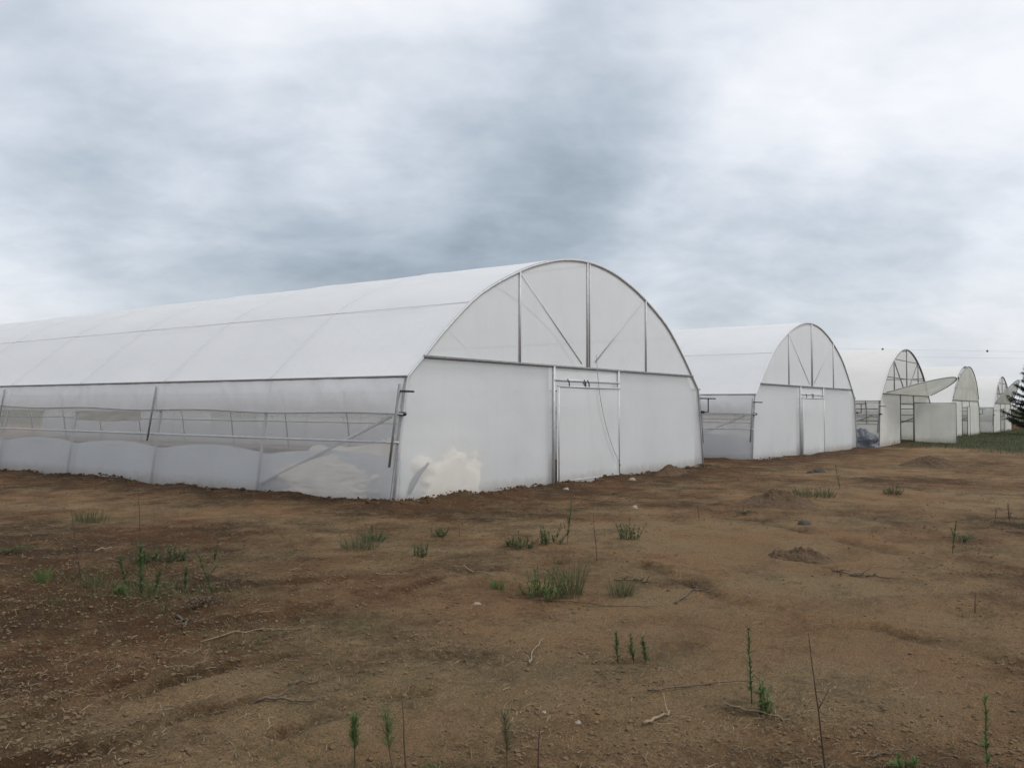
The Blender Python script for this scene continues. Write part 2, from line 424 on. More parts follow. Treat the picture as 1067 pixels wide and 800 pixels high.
D0, D1 = 4.82, 7.58        # door posts
def sides(root, old=False, closed=False, corner=False):
    """hoops, purlins, curtains, nets, rails, cranks - the same on every tunnel"""
    st = M['steel_dk'] if old else M['steel']
    hoop = [(0,0,-.3),(side_x(1.05),0,1.05)] + [(x,0,z) for x, z in ARCH] + [(WID-side_x(1.05),0,1.05),(WID,0,-.3)]
    for k in range(NB+1):
        y = k*BAY + (.035 if k == 0 else -.035 if k == NB else 0)
        tube_part('hoop', 'h', hoop, .03, st, root, 8, (0,y,0))
    for x in (2.0, 6.25, WID-2.0):
        z = arch_z(x)-.075
        tube_part('purlin', x, [(x,0,z),(x,LEN,z)], .022, st, root)
    for s in (-1, 1):
        mx = (lambda x: x) if s < 0 else (lambda x: WID-x)
        tube_part('eave_rail', s, [(mx(.30),-.05,2.11),(mx(.30),LEN+.02,2.11)], .02, M['steel_dk'], root)
        tube_part('side_rail', s, [(mx(side_x(1.0)-.03),-.02,1.0),(mx(side_x(1.0)-.03),LEN,1.0)], .024, st, root)
        tube_part('brace', s, [(mx(.075),BAY-.03,.12),(mx(side_x(1.43)+.05),.30,1.43)], .03, st, root)
        if not old and s < 0:
            part('inner_curtain', s, lambda: inner_mesh(s), M['inner'], root)
        part('skirt_film', (s,old), lambda: skirt_mesh(s, 3 if s < 0 else 8), M['skirt_c'] if old else M['skirt'], root)
        part('side_net', s, lambda: net_mesh(s), M['net_c'] if old else M['net'], root)
        if old and (s > 0 or closed):
            part('side_curtain', (s,'o'), lambda: curtain_mesh(s, 11, 1.2), M['skirt_c'], root)
        if not old:
            c = part('side_curtain', s, lambda: curtain_mesh(s, 1 if s < 0 else 6), M['curtain'], root)
            tb = lambda: [(mx(side_x(1.48)-.085 - .008*math.sin(t*1.7)), t*.4-.10, 1.475 + .018*math.sin(t*.55) + .10*min(1, t*.4/14)) for t in range(int(LEN/.4)+1)]
            tube_part('roll_tube', s, tb(), .016, st, c)
        else:
            tube_part('upper_rail', s, [(mx(side_x(1.72)-.03),-.02,1.72),(mx(side_x(1.72)-.03),LEN,1.72)], .024, st, root)
            tube_part('upper_rail', (s,2), [(mx(side_x(1.36)-.03),-.02,1.36),(mx(side_x(1.36)-.03),LEN,1.36)], .02, st, root)
        for k in (0, 2, 4) if not old else (0,):
            y = k*BAY + (.02 if k == 0 else .12)
            z0, z1 = (.60,1.98) if k == 0 else (.86,2.02)
            tube_part('guide_rod', (s,k), [(mx(side_x(z0)-.14),y,z0),(mx(side_x(z1)-.14),y,z1)], .021, M['steel_dk'], root)
        # crank: a handle out to the front, its elbow and the clamp on the roll tube
        hx = side_x(1.86)-.12
        tube_part('crank_handle', s, [(mx(hx),.04,1.86),(mx(hx),-.15,1.855),(mx(hx),-.30 if s < 0 else -.46,1.85)], .019, M['black'], root, 6)
        if s > 0:
            tube_part('crank_arm', s, [(mx(hx),-.24,1.85),(mx(hx),-.24,1.48),(mx(hx+.02),-.02,1.48)], .02, M['black'], root, 6)
        tube_part('tube_clamp', s, [(mx(side_x(1.48)-.06),-.12,1.48),(mx(side_x(1.48)-.06),.02,1.48)], .034, M['black'], root, 8)

def white_house(root, corner=False):
    sides(root, corner=corner)
    st = M['steel']
    part('roof_film', 'w', roof_mesh, M['roof'], root)
    for k in range(1, NB):  # added grey tubes stand in for the hoops showing faintly through the film
        tube_part('frame_line', 'w', [(x + (x-6.25)*.0062, 0, z + .036) for x, z in ARCH], .005, M['frame_grey'], root, 5, (0,k*BAY,0))
    for x in (2.0, WID-2.0):
        tube_part('film_lock', x, [(x + (-.02 if x < 6 else .02), -.02, arch_z(x)+.036),(x + (-.02 if x < 6 else .02), LEN, arch_z(x)+.036)], .006, M['frame_grey'], root, 6)
    part('gable_film', 'w', gable_mesh, M['gable'], root)
    part('gable_film', 'w', gable_mesh, M['gable'], root, (0,LEN,0))
    part('front_panel', 'l', lambda: lower_mesh(0, D0), M['panel'], root)
    part('front_panel', 'r', lambda: lower_mesh(D1, WID), M['panel'], root)
    # a second sheet hung behind the front; at one corner it is pulled aside
    def keep(x, z, cut):
        xe = min(x, WID-x)
        if z > 2.02 and xe < .36 + (z+.06-2.1)/.35*.39 + .06: return False
        return True
    def lining(x0, x1, cut):
        b = MB(); n, m = 64, 42
        X = lambda i, j: x0 + (x1-x0)*i/n
        vs = [(X(i,j), .11 + .015*nz(X(i,j)*1.3, j*.2, 6), -.25 + (BAR+.24)*j/m) for j in range(m+1) for i in range(n+1)]
        w = n+1
        fs = [(j*w+i, j*w+i+1, (j+1)*w+i+1, (j+1)*w+i) for j in range(m) for i in range(n)
              if keep(vs[j*w+i][0]+.5*(x1-x0)/n, vs[j*w+i][2]+.04, cut)]
        b.add(vs, fs, True); return b
    part('lining_film', ('l',corner), lambda: lining(.33, D0, corner), M['lining'], root)
    part('lining_film', 'r', lambda: lining(D1, WID-.33, False), M['lining'], root)
    part('rear_panel', 'w', lambda: lower_mesh(0, WID), M['gable'], root, (0,LEN,0))
    part('header_panel', 'w', lambda: lower_mesh(D0, D1, BAR, 2.17), M['gable'], root)
    tube_part('gable_arch', 'w', [(x,-.012,z) for x, z in [(side_x(.0),-.2),(side_x(1),1)]+ARCH+[(WID-side_x(1),1),(WID,-.2)]], .026, st, root)
    tube_part('gable_bar', 'w', [(.74,-.02,BAR),(WID-.74,-.02,BAR)], .032, M['steel_dk'], root)
    for x, r in ((3.6,.028),(6.19,.026),(6.29,.018),(9.0,.027)):
        tube_part('gable_strut', x, [(x,-.012,BAR),(x,-.012,arch_z(x))], r, st, root)
    tube_part('gable_brace', 1, [(3.68,.016,4.24),(5.98,.016,2.56)], .026, st, root)
    tube_part('gable_brace', 2, [(8.88,.014,4.25),(6.55,.014,2.62)], .026, st, root)
    for x in (D0, D1): tube_part('door_post', x, [(x,-.022,-.25),(x,-.022,BAR)], .034, st, root)
    tube_part('door_rail', 'w', [(D0-.02,-.03,2.17),(D1+.02,-.03,2.17)], .03, st, root)
    # sliding door hung from the rail on rollers
    def leaf():
        b = MB()
        b.tube([(D0+.10,-.075,-.02),(D0+.10,-.075,2.04)], .026); b.tube([(D1-.06,-.075,-.02),(D1-.06,-.075,2.04)], .024)
        b.tube([(D0+.08,-.075,2.035),(D1-.03,-.075,2.035)], .026); b.tube([(D0+.10,-.075,.03),(D1-.06,-.075,.03)], .018)
        return b
    d = part('door', 'w', leaf, st, root)
    def sheet():
        b = MB(); b.grid(lambda u, v: (D0+.03+(D1-D0-.09)*u, -.085 + .012*nz(u*3, v*3, 8), -.10+2.13*v), 14, 12); return b
    part('door_film', 'w', sheet, M['gable'], d)
    for x in (D0+.48, D0+1.16, D0+1.30):
        tube_part('hanger', x, [(x-.05,-.09,2.20),(x,-.10,2.12),(x+.02,-.09,2.05)], .013, M['black'], d, 6)
    return root

def old_house(root, tilt, door_open, shift=0.0, closed=False):
    """the cream tunnels further on: same ribs, weathered film, gable flap hinged on the cross bar"""
    sides(root, True, closed)
    st = M['steel_dk']
    part('roof_film', 'c', roof_mesh, M['roof_c'], root)
    if not door_open: part('gable_film', 'c', gable_mesh, M['gable_c'], root, (0,LEN,0))
    part('rear_panel', 'c', lambda: lower_mesh(0, WID), M['gable_c'], root, (0,LEN,0))
    part('front_panel', 'cl', lambda: lower_mesh(0, D0-.3), M['gable_c'], root)
    part('front_panel', 'cr', lambda: lower_mesh(D1+.05, WID), M['gable_c'], root)
    part('header_panel', 'c', lambda: lower_mesh(D0-.3, D1+.05, BAR, 1.98), M['gable_c'], root)
    tube_part('gable_arch', 'c', [(x,-.012,z) for x, z in [(side_x(.0),-.2),(side_x(1),1)]+ARCH+[(WID-side_x(1),1),(WID,-.2)]], .03, st, root)
    tube_part('gable_bar', 'c', [(.74,-.02,BAR),(WID-.74,-.02,BAR)], .036, st, root)
    for x in (3.4, 6.25, 9.1): tube_part('gable_strut', ('c',x), [(x,.02,BAR),(x,.02,arch_z(x))], .03, st, root)
    tube_part('gable_brace', ('c',1), [(3.45,.05,4.18),(6.15,.05,BAR)], .03, st, root)
    tube_part('gable_brace', ('c',2), [(9.05,.05,4.18),(6.35,.05,BAR)], .03, st, root)
    for z, a in ((3.3,1.9),(4.24,3.5)): tube_part('gable_tie', z, [(a,.05,z),(WID-a,  .05,z)], .026, st, root)
    for x in (D0-.3, D1+.05): tube_part('door_post', ('c',x), [(x,-.022,-.25),(x,-.022,BAR)], .03, st, root)
    tube_part('door_rail', 'c', [(D0-.3,-.03,1.98),(D1+.05,-.03,1.98)], .035, st, root)
    # the flap
    def flap():
        b = MB(); n = 36; x0, x1 = .76, WID-.76
        ct, sn = math.cos(tilt), math.sin(tilt)
        def fn(u, v):
            x = x0+(x1-x0)*u; h = (arch_z(x)-BAR)*v
            bow = .10*math.sin(math.pi*u)*math.sin(math.pi*v)*(1 if tilt > .5 else .3)
            return (x + shift*h, -.05 - h*sn + bow*ct*.3, BAR + h*ct - bow*sn)
        b.grid(fn, n, 10); return b
    f = part('gable_flap', (tilt,shift), flap, M['gable_g'], root)
    ct, sn = math.cos(tilt), math.sin(tilt)
    rim = [(x + shift*(z-BAR), -.06-(z-BAR)*sn, BAR+(z-BAR)*ct) for x, z in ARCH if z > BAR]
    tube_part('flap_rim', (tilt,shift), rim, .03, st, f)
    # hinged door leaf
    L = 2.05
    a = R(90) if door_open else R(4)
    hx = D1 + .05
    ca, sa = (0, -1) if door_open else (-math.cos(a), -math.sin(a))
    P = lambda t, z: (hx + ca*t*L + (.0 if door_open else 0), -.05 + sa*t*L, z)
    def leaf():
        b = MB()
        b.tube([P(0,-.05), P(0,2.06), P(1,2.04), P(1,-.10), P(0,-.05)], .028); return b
    d = part('door', door_open, leaf, st, root)
    def sheet():
        b = MB(); b.grid(lambda u, v: P(u, -.10+2.14*v), 8, 8); return b
    part('door_film', door_open, sheet, M['gable_c'], d)

g1 = tag(empty('greenhouse', (GHS[0][0],0,GHS[0][1])), 'nearest and largest white film tunnel greenhouse, with its long left side in view', 'greenhouse', 'tunnel greenhouses in a row')
white_house(g1, True)
g2 = tag(empty('greenhouse', (GHS[1][0],0,GHS[1][1])), 'second white tunnel greenhouse from the left, its gable film taut and door shut', 'greenhouse', 'tunnel greenhouses in a row')
white_house(g2)
g3 = tag(empty('greenhouse', (GHS[2][0],0,GHS[2][1])), 'cream greenhouse with bare gable ribs, gable flap folded out and door wide open', 'greenhouse', 'tunnel greenhouses in a row')
old_house(g3, R(68), True)
g4 = tag(empty('greenhouse', (GHS[3][0],0,GHS[3][1])), 'cream greenhouse behind the open door leaf, grey gable flap almost closed', 'greenhouse', 'tunnel greenhouses in a row')
old_house(g4, R(4), False, .02, True)
g5 = tag(empty('greenhouse', (GHS[4][0],0,GHS[4][1])), 'farthest greenhouse beside the dark conifer, gable flap leaning half out', 'greenhouse', 'tunnel greenhouses in a row')
old_house(g5, R(29), False, .08, True)

# cord hanging down the front of the nearest tunnel
b = MB(); pts = []
for i in range(25):
    t = i/24; pts.append((6.42 + .12*t + 1.0*t**2.6, -.11 - .03*math.sin(3*t), 2.78 - 2.55*t + .1*t*(1-t)))
b.tube(pts, .007, 5); tag(b.build('cord', M['cord']), 'thin cord hanging slack over the sliding door of the nearest tunnel', 'cord')

# ------------------------------------------------------------------ heaps seen through the film
def blob(cx, cy, rx, ry, h, seed, wr=.12, sq=2.6, z0=0.0, nu=56, nv=26, freq=2.2, press=None):
    b = MB()
    def fn(u, v):
        a = 2*math.pi*u; e = v*math.pi/2*1.06 - .06
        c, s = math.cos(a), math.sin(a)
        k = (abs(c)**sq + abs(s)**sq)**(-1/sq)
        x, y, z = c*k*math.cos(e)**.8 if math.cos(e) > 0 else 0, s*k*max(0, math.cos(e))**.8, math.sin(e)
        f = 1 + wr*nz(x*freq+seed, y*freq, z*freq) + wr*.55*abs(nz(x*freq*2.7, y*freq*2.7+seed, z*freq*2.7)) + wr*.25*nz(x*freq*7, y*freq*7, z*freq*7+seed)
        p = (cx + x*rx*f, cy + y*ry*f, z0 + z*h*f)
        return press(*p) if press else p
    b.grid(fn, nu, nv); return b
tag(blob(.80,1.72,.78,1.58,.76,5.1,.26,3.4,0,110,50,2.2,lambda x,y,z: (max(x, side_x(max(z,0))+.03+.012*nz(y*9,z*9,2)), max(y,.16), z)).build('plastic_heap', M['cream']), 'wide cream heap of crumpled plastic behind the side skirt near the corner', 'plastic heap', 'crumpled cream plastic inside the corner')
tag(blob(1.60,.80,1.05,.88,1.16,8.4,.19,3.4,0,110,50,2.2,lambda x,y,z: (max(x, side_x(max(z,0))+.16), max(y,.03+.012*nz(x*9,z*9,2)), z)).build('plastic_heap', M['cream']), 'tall cream heap of crumpled plastic behind the front panel near the corner', 'plastic heap', 'crumpled cream plastic inside the corner')
b = MB(); b.tube([(.50,.07,.12),(.60,.065,.30),(.76,.06,.48),(.98,.06,.62)], [.03,.05,.045,.02], 9)
tag(b.build('dark_bag', M['darkbag']), 'dark crumpled bag pressed against the film in front of the cream heap', 'bag')
tag(blob(31.75,.85,.62,1.0,.80,5.5,.22,2.2,-.26).build('plastic_heap', M['blueheap']), 'blue-grey heap of plastic on the ground outside the third tunnel', 'plastic heap')
b = MB(); b.grid(lambda u, v: (6.0 + .05*nz(u*6, v*2), 17.6+4.4*u, 1.42 - .36*v + .04*nz(u*3, 1)), 20, 4)
tag(b.build('shade_cloth', M['shade']), 'beige cloth hung inside the nearest tunnel, seen through the side opening', 'cloth')

# ------------------------------------------------------------------ weeds
def leaf_face(b, p, d, up, L, w):
    """a folded leaf blade: four points and a midrib"""
    s = d.cross(up)
    s = s.normalized() if s.length > 1e-5 else Vector((1,0,0))
    n = s.cross(d).normalized()
    q = p + d*L*.45
    tip = p + d*L - n*L*.15
    b.add([p, q + s*w + n*w*.3, tip, q - s*w + n*w*.3, q], [(0,1,4),(1,2,4),(0,4,3),(4,2,3)])
def rdir(r, tilt):
    a = r.uniform(0, 2*math.pi); return Vector((math.cos(a)*math.sin(tilt), math.sin(a)*math.sin(tilt), math.cos(tilt)))
def stem_pts(r, base, d, h, n=7, curl=.15):
    p = Vector(base); d = Vector(d).normalized(); out = [p.copy()]
    for i in range(n):
        d = (d + Vector((r.uniform(-1,1), r.uniform(-1,1), r.uniform(-.4,.9)))*curl*.5).normalized()
        p = p + d*h/n; out.append(p.copy())
    return out
def dress(b, r, pts, L, w, per, f0=.1, f1=1.0, tilt=(.6,1.4)):
    n = len(pts)-1
    for i in range(int(per)):
        t = (f0 + (f1-f0)*r.random())*n; k = min(int(t), n-1)
        p = pts[k].lerp(pts[k+1], t-k)
        d = rdir(r, r.uniform(*tilt)); sc = r.uniform(.6,1.15)*(1.1-.35*t/n)
        leaf_face(b, p, d, Vector((0,0,1)), L*sc, w*sc)
def plant(name, x, y, kind, h, w, seed, label, cat, mats, group=None, lean=None):
    r = random.Random(seed); z = ground_z(x, y)
    st, lf = MB(), MB()
    if kind == 'bush':
        for i in range(max(7, int(w*52))):
            a = r.uniform(0, 6.28); rr = w*.42*math.sqrt(r.random())
            sp = r.uniform(.3,1.9)
            d = Vector((math.cos(a)*rr*sp/h, math.sin(a)*rr*sp/h, 1))
            hh = h*r.uniform(.3,1.05)*(1-.35*rr/(w*.5))*(1.35 if r.random() < .12 else 1)
            pts = stem_pts(r, (math.cos(a)*rr*.8, math.sin(a)*rr*.8, -.01), d, hh, 6, .3)
            st.tube(pts, [.0028*(1-.12*k) for k in range(len(pts))], 4, False)
            dress(lf, r, pts, r.uniform(.03,.055)+.03*h, r.uniform(.004,.008), 14+hh*80, .05, 1, (.25,1.4))
    elif kind == 'tuft':
        for i in range(max(30, int(w*300))):
            a = r.uniform(0, 6.28); rr = w*.4*math.sqrt(r.random())
            p = Vector((math.cos(a)*rr, math.sin(a)*rr, -.005)); hh = h*r.uniform(.4,1.1)
            d = Vector((math.cos(a)*r.uniform(0,.6), math.sin(a)*r.uniform(0,.6), 1)).normalized(); s = d.cross(Vector((r.uniform(-1,1),r.uniform(-1,1),.1))).normalized()*.0035
            m1 = p + d*hh*.55; m2 = p + d*hh + Vector((d.x,d.y,-.5))*hh*.25
            lf.add([p-s, p+s, m1+s*.8, m1-s*.8, m2], [(0,1,2,3),(3,2,4)])
        st.tube([(0,0,-.02),(0,0,.02)], .006, 5)
    elif kind == 'stalk':
        ln = lean or (r.uniform(-.12,.12), r.uniform(-.12,.12))
        pts = stem_pts(r, (0,0,-.02), (ln[0], ln[1], 1), h, 9, .10)
        st.tube(pts, [.0042*(1-.07*k) for k in range(len(pts))], 5)
        dress(lf, r, pts, .045+.01*h, .006, 60+90*h, .12, 1, (.3,1.1))
        for q in range(int(w)):
            k = r.randint(2, 6); sp = stem_pts(r, pts[k], rdir(r, .6), h*.3, 4, .2)
            st.tube(sp, .002, 4, False); dress(lf, r, sp, .035, .005, 22, .1, 1, (.3,1.1))
    elif kind == 'tall':
        ln = lean or (r.uniform(-.06,.06), r.uniform(-.06,.06))
        pts = stem_pts(r, (0,0,-.02), (ln[0], ln[1], 1), h, 12, .05)
        st.tube(pts, [.0042*(1-.055*k) for k in range(len(pts))], 5)
        dress(lf, r, pts, .06, .007, 70*w, .02, .42, (.3,1.0)); dress(lf, r, pts, .02, .003, 26, .5, 1, (.2,.7))
    elif kind == 'bare':
        ln = lean or (r.uniform(-.2,.2), r.uniform(-.2,.2))
        pts = stem_pts(r, (0,0,-.02), (ln[0], ln[1], 1), h, 10, .07)
        st.tube(pts, [.005*(1-.07*k) for k in range(len(pts))], 6)
        for q in range(int(w)):
            k = r.randint(4, 7); d = Vector((.45,-.35,.8)) if q == 0 else rdir(r, .5)
            sp = stem_pts(r, pts[k], d, h*.16, 4, .1); st.tube(sp, [.003,.0026,.002,.0016,.001], 4)
        dress(lf, r, pts, .018, .003, 14, .1, 1, (.3,.8))
    elif kind == 'feather':
        ln = lean or (r.uniform(-.1,.1), r.uniform(-.1,.1))
        pts = stem_pts(r, (0,0,-.03), (ln[0], ln[1], 1), h, 8, .08)
        st.tube(pts, [.0045*(1-.08*k) for k in range(len(pts))], 5)
        for i in range(int(w)):
            t = r.uniform(.45,1.0)*8; k = min(int(t), 7); p = pts[k].lerp(pts[k+1], t-k)
            sp = stem_pts(r, p, rdir(r, r.uniform(.2,1.0)), h*.20*r.uniform(.5,1), 3, .2)
            lf.tube(sp, [.0012,.001,.0008,.0004], 3, False)
            for q in range(3): leaf_face(lf, sp[r.randint(1,3)], rdir(r, r.uniform(.2,1)), Vector((0,0,1)), .026, .0013)
    elif kind == 'flat':
        for i in range(int(14+w*30)):
            a = r.uniform(0, 6.28); L = w*.5*r.uniform(.3,1)
            pts = [Vector((math.cos(a)*L*t + .03*r.uniform(-1,1), .6*math.sin(a)*L*t, .008+h*.5*math.sin(2.6*t)*r.uniform(.3,1))) for t in (0,.3,.6,1)]
            st.tube(pts, .0018, 4, False); dress(lf, r, pts, .028, .006, 9, .1, 1, (.5,1.5))
    root = empty(name, (x, y, z)); tag(root, label, cat, group)
    st.build('stem', M[mats[0]], root); lf.build('foliage', M[mats[1]], root)
    return root

G = 'weeds growing on the bare soil'
P = [  # x, y, kind, height, width or density, label, stem, leaf, lean
 (-4.03,1.87,'tuft',.24,.55,'low spreading grass clump on the left slope nearest the long side wall','grass tuft','stem','leaf_o',None),
 (-6.26,-3.14,'tall',1.02,1.2,'tallest thin weed stalk on the left, its bare tip reaching above the wall foot','weed','stem_r','leaf_d',(-.05,.03)),
 (-6.19,-2.78,'stalk',.30,3,'dark upright weed just left of the tallest thin stalk','weed','stem','leaf_d',None),
 (-6.24,-3.29,'stalk',.27,2,'dark leafy weed leaning right, just right of the tallest stalk','weed','stem','leaf_d',(.14,-.12)),
 (-5.4,-1.83,'bush',.22,.30,'small bushy weed behind the tallest thin stalk','weed','stem','leaf_d',None),
 (-5.2,-2.0,'bush',.22,.26,'rounded dark green weed right of the bushy weed behind the tallest stalk','weed','stem','leaf_d',None),
 (-5.62,-2.1,'stalk',.20,2,'short leafy weed between the tall thin stalk and the rounded bush','weed','stem','leaf',None),
 (-6.02,-2.75,'stalk',.24,2,'thin leafy weed right behind the tallest thin stalk','weed','stem','leaf',(.08,.1)),
 (-5.95,-3.3,'stalk',.22,2,'short weed at the right edge of the left weed cluster','weed','stem','leaf_d',(.12,.05)),
 (-6.32,-2.95,'bush',.14,.16,'lowest leafy sprig at the foot of the tallest thin stalk','weed','stem','leaf',None),
 (-5.0,-2.35,'stalk',.26,2,'pale thin weed right of the rounded dark green weed','weed','stem','leaf_o',(.1,-.05)),
 (-6.04,-3.85,'stalk',.42,1,'slender weed leaning hard left, right of the stalk cluster','weed','stem_r','leaf_d',(-.28,.30)),
 (-6.46,-1.86,'tuft',.19,.14,'small lone upright green tuft at the far left','grass tuft','stem','leaf',None),
 (-6.3,-2.43,'tuft',.14,.26,'thin pale tuft left of the dark stalk cluster','grass tuft','stem','leaf_o',None),
 (-6.14,-1.92,'tall',.66,.25,'reddish almost leafless stalk left of the weed cluster','weed','stem_r','leaf_dry',(-.10,.1)),
 (-6.0,-.17,'flat',.10,.75,'flat dark creeping weed at the left edge of the picture','creeping weed','stem','leaf_d',None),
 (-6.26,-4.0,'flat',.10,.50,'sparse creeping weed below the leaning slender weed','creeping weed','stem_r','leaf_dry',None),
 (-6.52,-3.92,'bare',.11,3,'small brown dead weed stub below the stalk cluster','dead weed','stem_r','leaf_dry',None),
 (-3.09,-2.72,'bush',.24,.38,'bushy green weed in front of the corner of the nearest tunnel','weed','stem','leaf_d',None),
 (-3.55,-2.95,'tuft',.20,.50,'pale sparse grass around the bushy weed by the corner','grass tuft','stem','leaf_o',None),
 (-3.53,-3.83,'bush',.20,.24,'small round weed right of the pale grass by the corner','weed','stem','leaf_d',None),
 (-2.29,-3.03,'bush',.18,.30,'low weed with a dark side right of the corner post','weed','stem','leaf_d',None),
 (-2.05,-3.15,'bare',.17,1,'single thin dry shoot right of the low weed by the corner','dead weed','stem_r','leaf_dry',None),
 (-2.4,-4.3,'bush',.18,.46,'wide low dark green weed in front of the nearest tunnel','weed','stem','leaf_d',None),
 (-1.96,-4.43,'bush',.30,.34,'tall leafy weed right of the wide low one before the tunnel front','weed','stem','leaf_d',None),
 (-1.78,-4.55,'stalk',.52,3,'upright stalk with a leafy nodding top before the sliding door','weed','stem','leaf_d',(.06,-.04)),
 (-2.55,-5.41,'bare',.50,3,'dry stalk with dark seed heads before the sliding door','dead weed','stem_r','leaf_dry',(-.06,.05)),
 (-1.09,-4.99,'bush',.27,.34,'leafy weed below the right door post of the nearest tunnel','weed','stem','leaf_d',None),
 (-4.36,-5.95,'bush',.31,.50,'largest bushy weed, in the middle of the picture','weed','stem','leaf',None),
 (-4.13,-6.09,'tuft',.44,.24,'tall upright stems on the right side of the largest bush','grass tuft','stem','leaf_o',None),
 (-3.88,-6.43,'tuft',.20,.24,'small pale tuft right of the largest bush','grass tuft','stem','leaf_o',None),
 (-4.36,-5.48,'tuft',.13,.14,'tiny green tuft left of the largest bush','grass tuft','stem','leaf',None),
 (-5.57,-7.34,'stalk',.20,0,'leftmost of three short shoots standing together in the foreground','weed','stem','leaf_d',(-.1,.1)),
 (-5.53,-7.43,'stalk',.21,0,'middle one of three short shoots standing together in the foreground','weed','stem','leaf_d',(-.12,.12)),
 (-5.45,-7.47,'stalk',.17,0,'rightmost of three short shoots standing together in the foreground','weed','stem','leaf_d',(-.12,.1)),
 (-5.74,-8.26,'stalk',.43,0,'straight thin stalk beside the pale stick on the right','weed','stem_r','leaf_d',(.0,.0)),
 (-5.89,-8.38,'bush',.23,.11,'narrow leafy green weed at the pale stick on the right','weed','stem','leaf',None),
 (-6.53,-8.89,'bare',.66,1,'tall bare reddish stem with one fork in the right foreground','dead weed','stem_r','leaf_dry',(-.08,.10)),
 (-7.63,-7.16,'feather',.24,150,'round feathery seedling at the bottom edge, furthest left','seedling','stem','leaf',None),
 (-7.58,-7.36,'feather',.30,70,'slim feathery seedling with crooked stem beside the round one','seedling','stem','leaf',(-.12,.12)),
 (-7.52,-7.37,'bare',.36,0,'thin green leafless stem beside the slim feathery seedling','weed','stem','leaf_d',(-.10,.10)),
 (-7.29,-7.75,'feather',.28,70,'lone feathery seedling on a thin stem, bottom middle','seedling','stem','leaf_o',(-.03,.02)),
 (-7.21,-7.86,'bare',.23,0,'short bare stem right of the lone feathery seedling','dead weed','stem_r','leaf_dry',None),
 (-7.47,-7.48,'tuft',.06,.10,'tiny bright tuft at the bottom edge between the seedlings','grass tuft','stem','leaf',None),
 (-6.24,-9.14,'bush',.10,.12,'small bright green weed at the bottom edge on the right','weed','stem','leaf',None),
 (-6.01,-9.43,'stalk',.33,0,'thin green stalk near the bottom right corner','weed','stem','leaf',None),
 (-2.69,-8.92,'bare',.18,0,'single dark thin stem by the rut at the right edge','dead weed','stem_r','leaf_dry',None),
 (.23,-8.29,'stalk',.38,1,'dark upright stalk beside the green patch on the right','weed','stem_r','leaf_d',None),
 (1.28,-8.25,'flat',.16,1.0,'low spreading green weed patch on the right of the field','creeping weed','stem','leaf_d',None),
 (3.59,-8.29,'bare',.26,2,'short dark dry stem right of the green patch, further back','dead weed','stem_r','leaf_dry',None),
 (3.73,-8.46,'stalk',.28,2,'brown leafy weed at the right edge of the picture','weed','stem_r','leaf_dry',None),
 (4.94,-4.97,'bush',.26,.34,'green weed beside the dark soil mound','weed','stem','leaf_d',None),
 (5.9,-5.05,'tuft',.22,1.0,'sparse grass patch right of the dark soil mound','grass tuft','stem','leaf_o',None),
 (7.3,-6.13,'bush',.26,.55,'pale green clump alone in the middle distance on the right','weed','stem','leaf_o',None),
 (7.7,-5.04,'stalk',.50,1,'tall thin weed behind the mound in the middle distance','weed','stem','leaf_o',None),
 (2.19,-5.16,'flat',.10,.9,'flat yellow-green patch in front of the dark soil mound','creeping weed','stem','leaf_o',None),
 (1.44,-4.78,'bare',.22,3,'brown dead weed left of the dark soil mound','dead weed','stem_r','leaf_dry',None),
]
for i, (x, y, k, h, w, lab, cat, s_, l_, ln) in enumerate(P):
    nm = {'weed':'weed','grass tuft':'grass_tuft','creeping weed':'creeping_weed','dead weed':'dead_weed','seedling':'seedling'}[cat]
    plant(nm, x, y, k, h, w, 100+i, lab, cat, (s_, l_), G, ln)

# ------------------------------------------------------------------ sticks
def stick(pts, r, mat, label, seed, fork=0, lift=.012):
    rr = random.Random(seed); b = MB(); out = []
    for a, c in zip(pts, pts[1:]):
        for t in range(5):
            x = a[0]+(c[0]-a[0])*t/5; y = a[1]+(c[1]-a[1])*t/5
            out.append(Vector((x + rr.uniform(-1,1)*.008, y + rr.uniform(-1,1)*.008, 0)))
    out.append(Vector((*pts[-1], 0)))
    for p in out: p.z = ground_z(p.x, p.y) + lift + rr.uniform(-.004,.012)
    n = len(out)
    r *= .72
    b.tube(out, [r*(1-.6*i/n) for i in range(n)], 6)
    for q in range(fork):
        k = rr.randint(n//4, n-2); d = (out[-1]-out[0]).normalized(); s = d.cross(Vector((0,0,1)))*rr.choice((-1,1))
        e = [out[k] + (d*.5+s*.5)*(.05*j)*(1+r*20) + Vector((0,0,rr.uniform(0,.03)*j)) for j in range(4)]
        b.tube(e, [r*.6,r*.5,r*.4,r*.2], 5)
    o = b.build('stick', M[mat]); tag(o, label, 'stick', 'dry sticks lying on the soil')
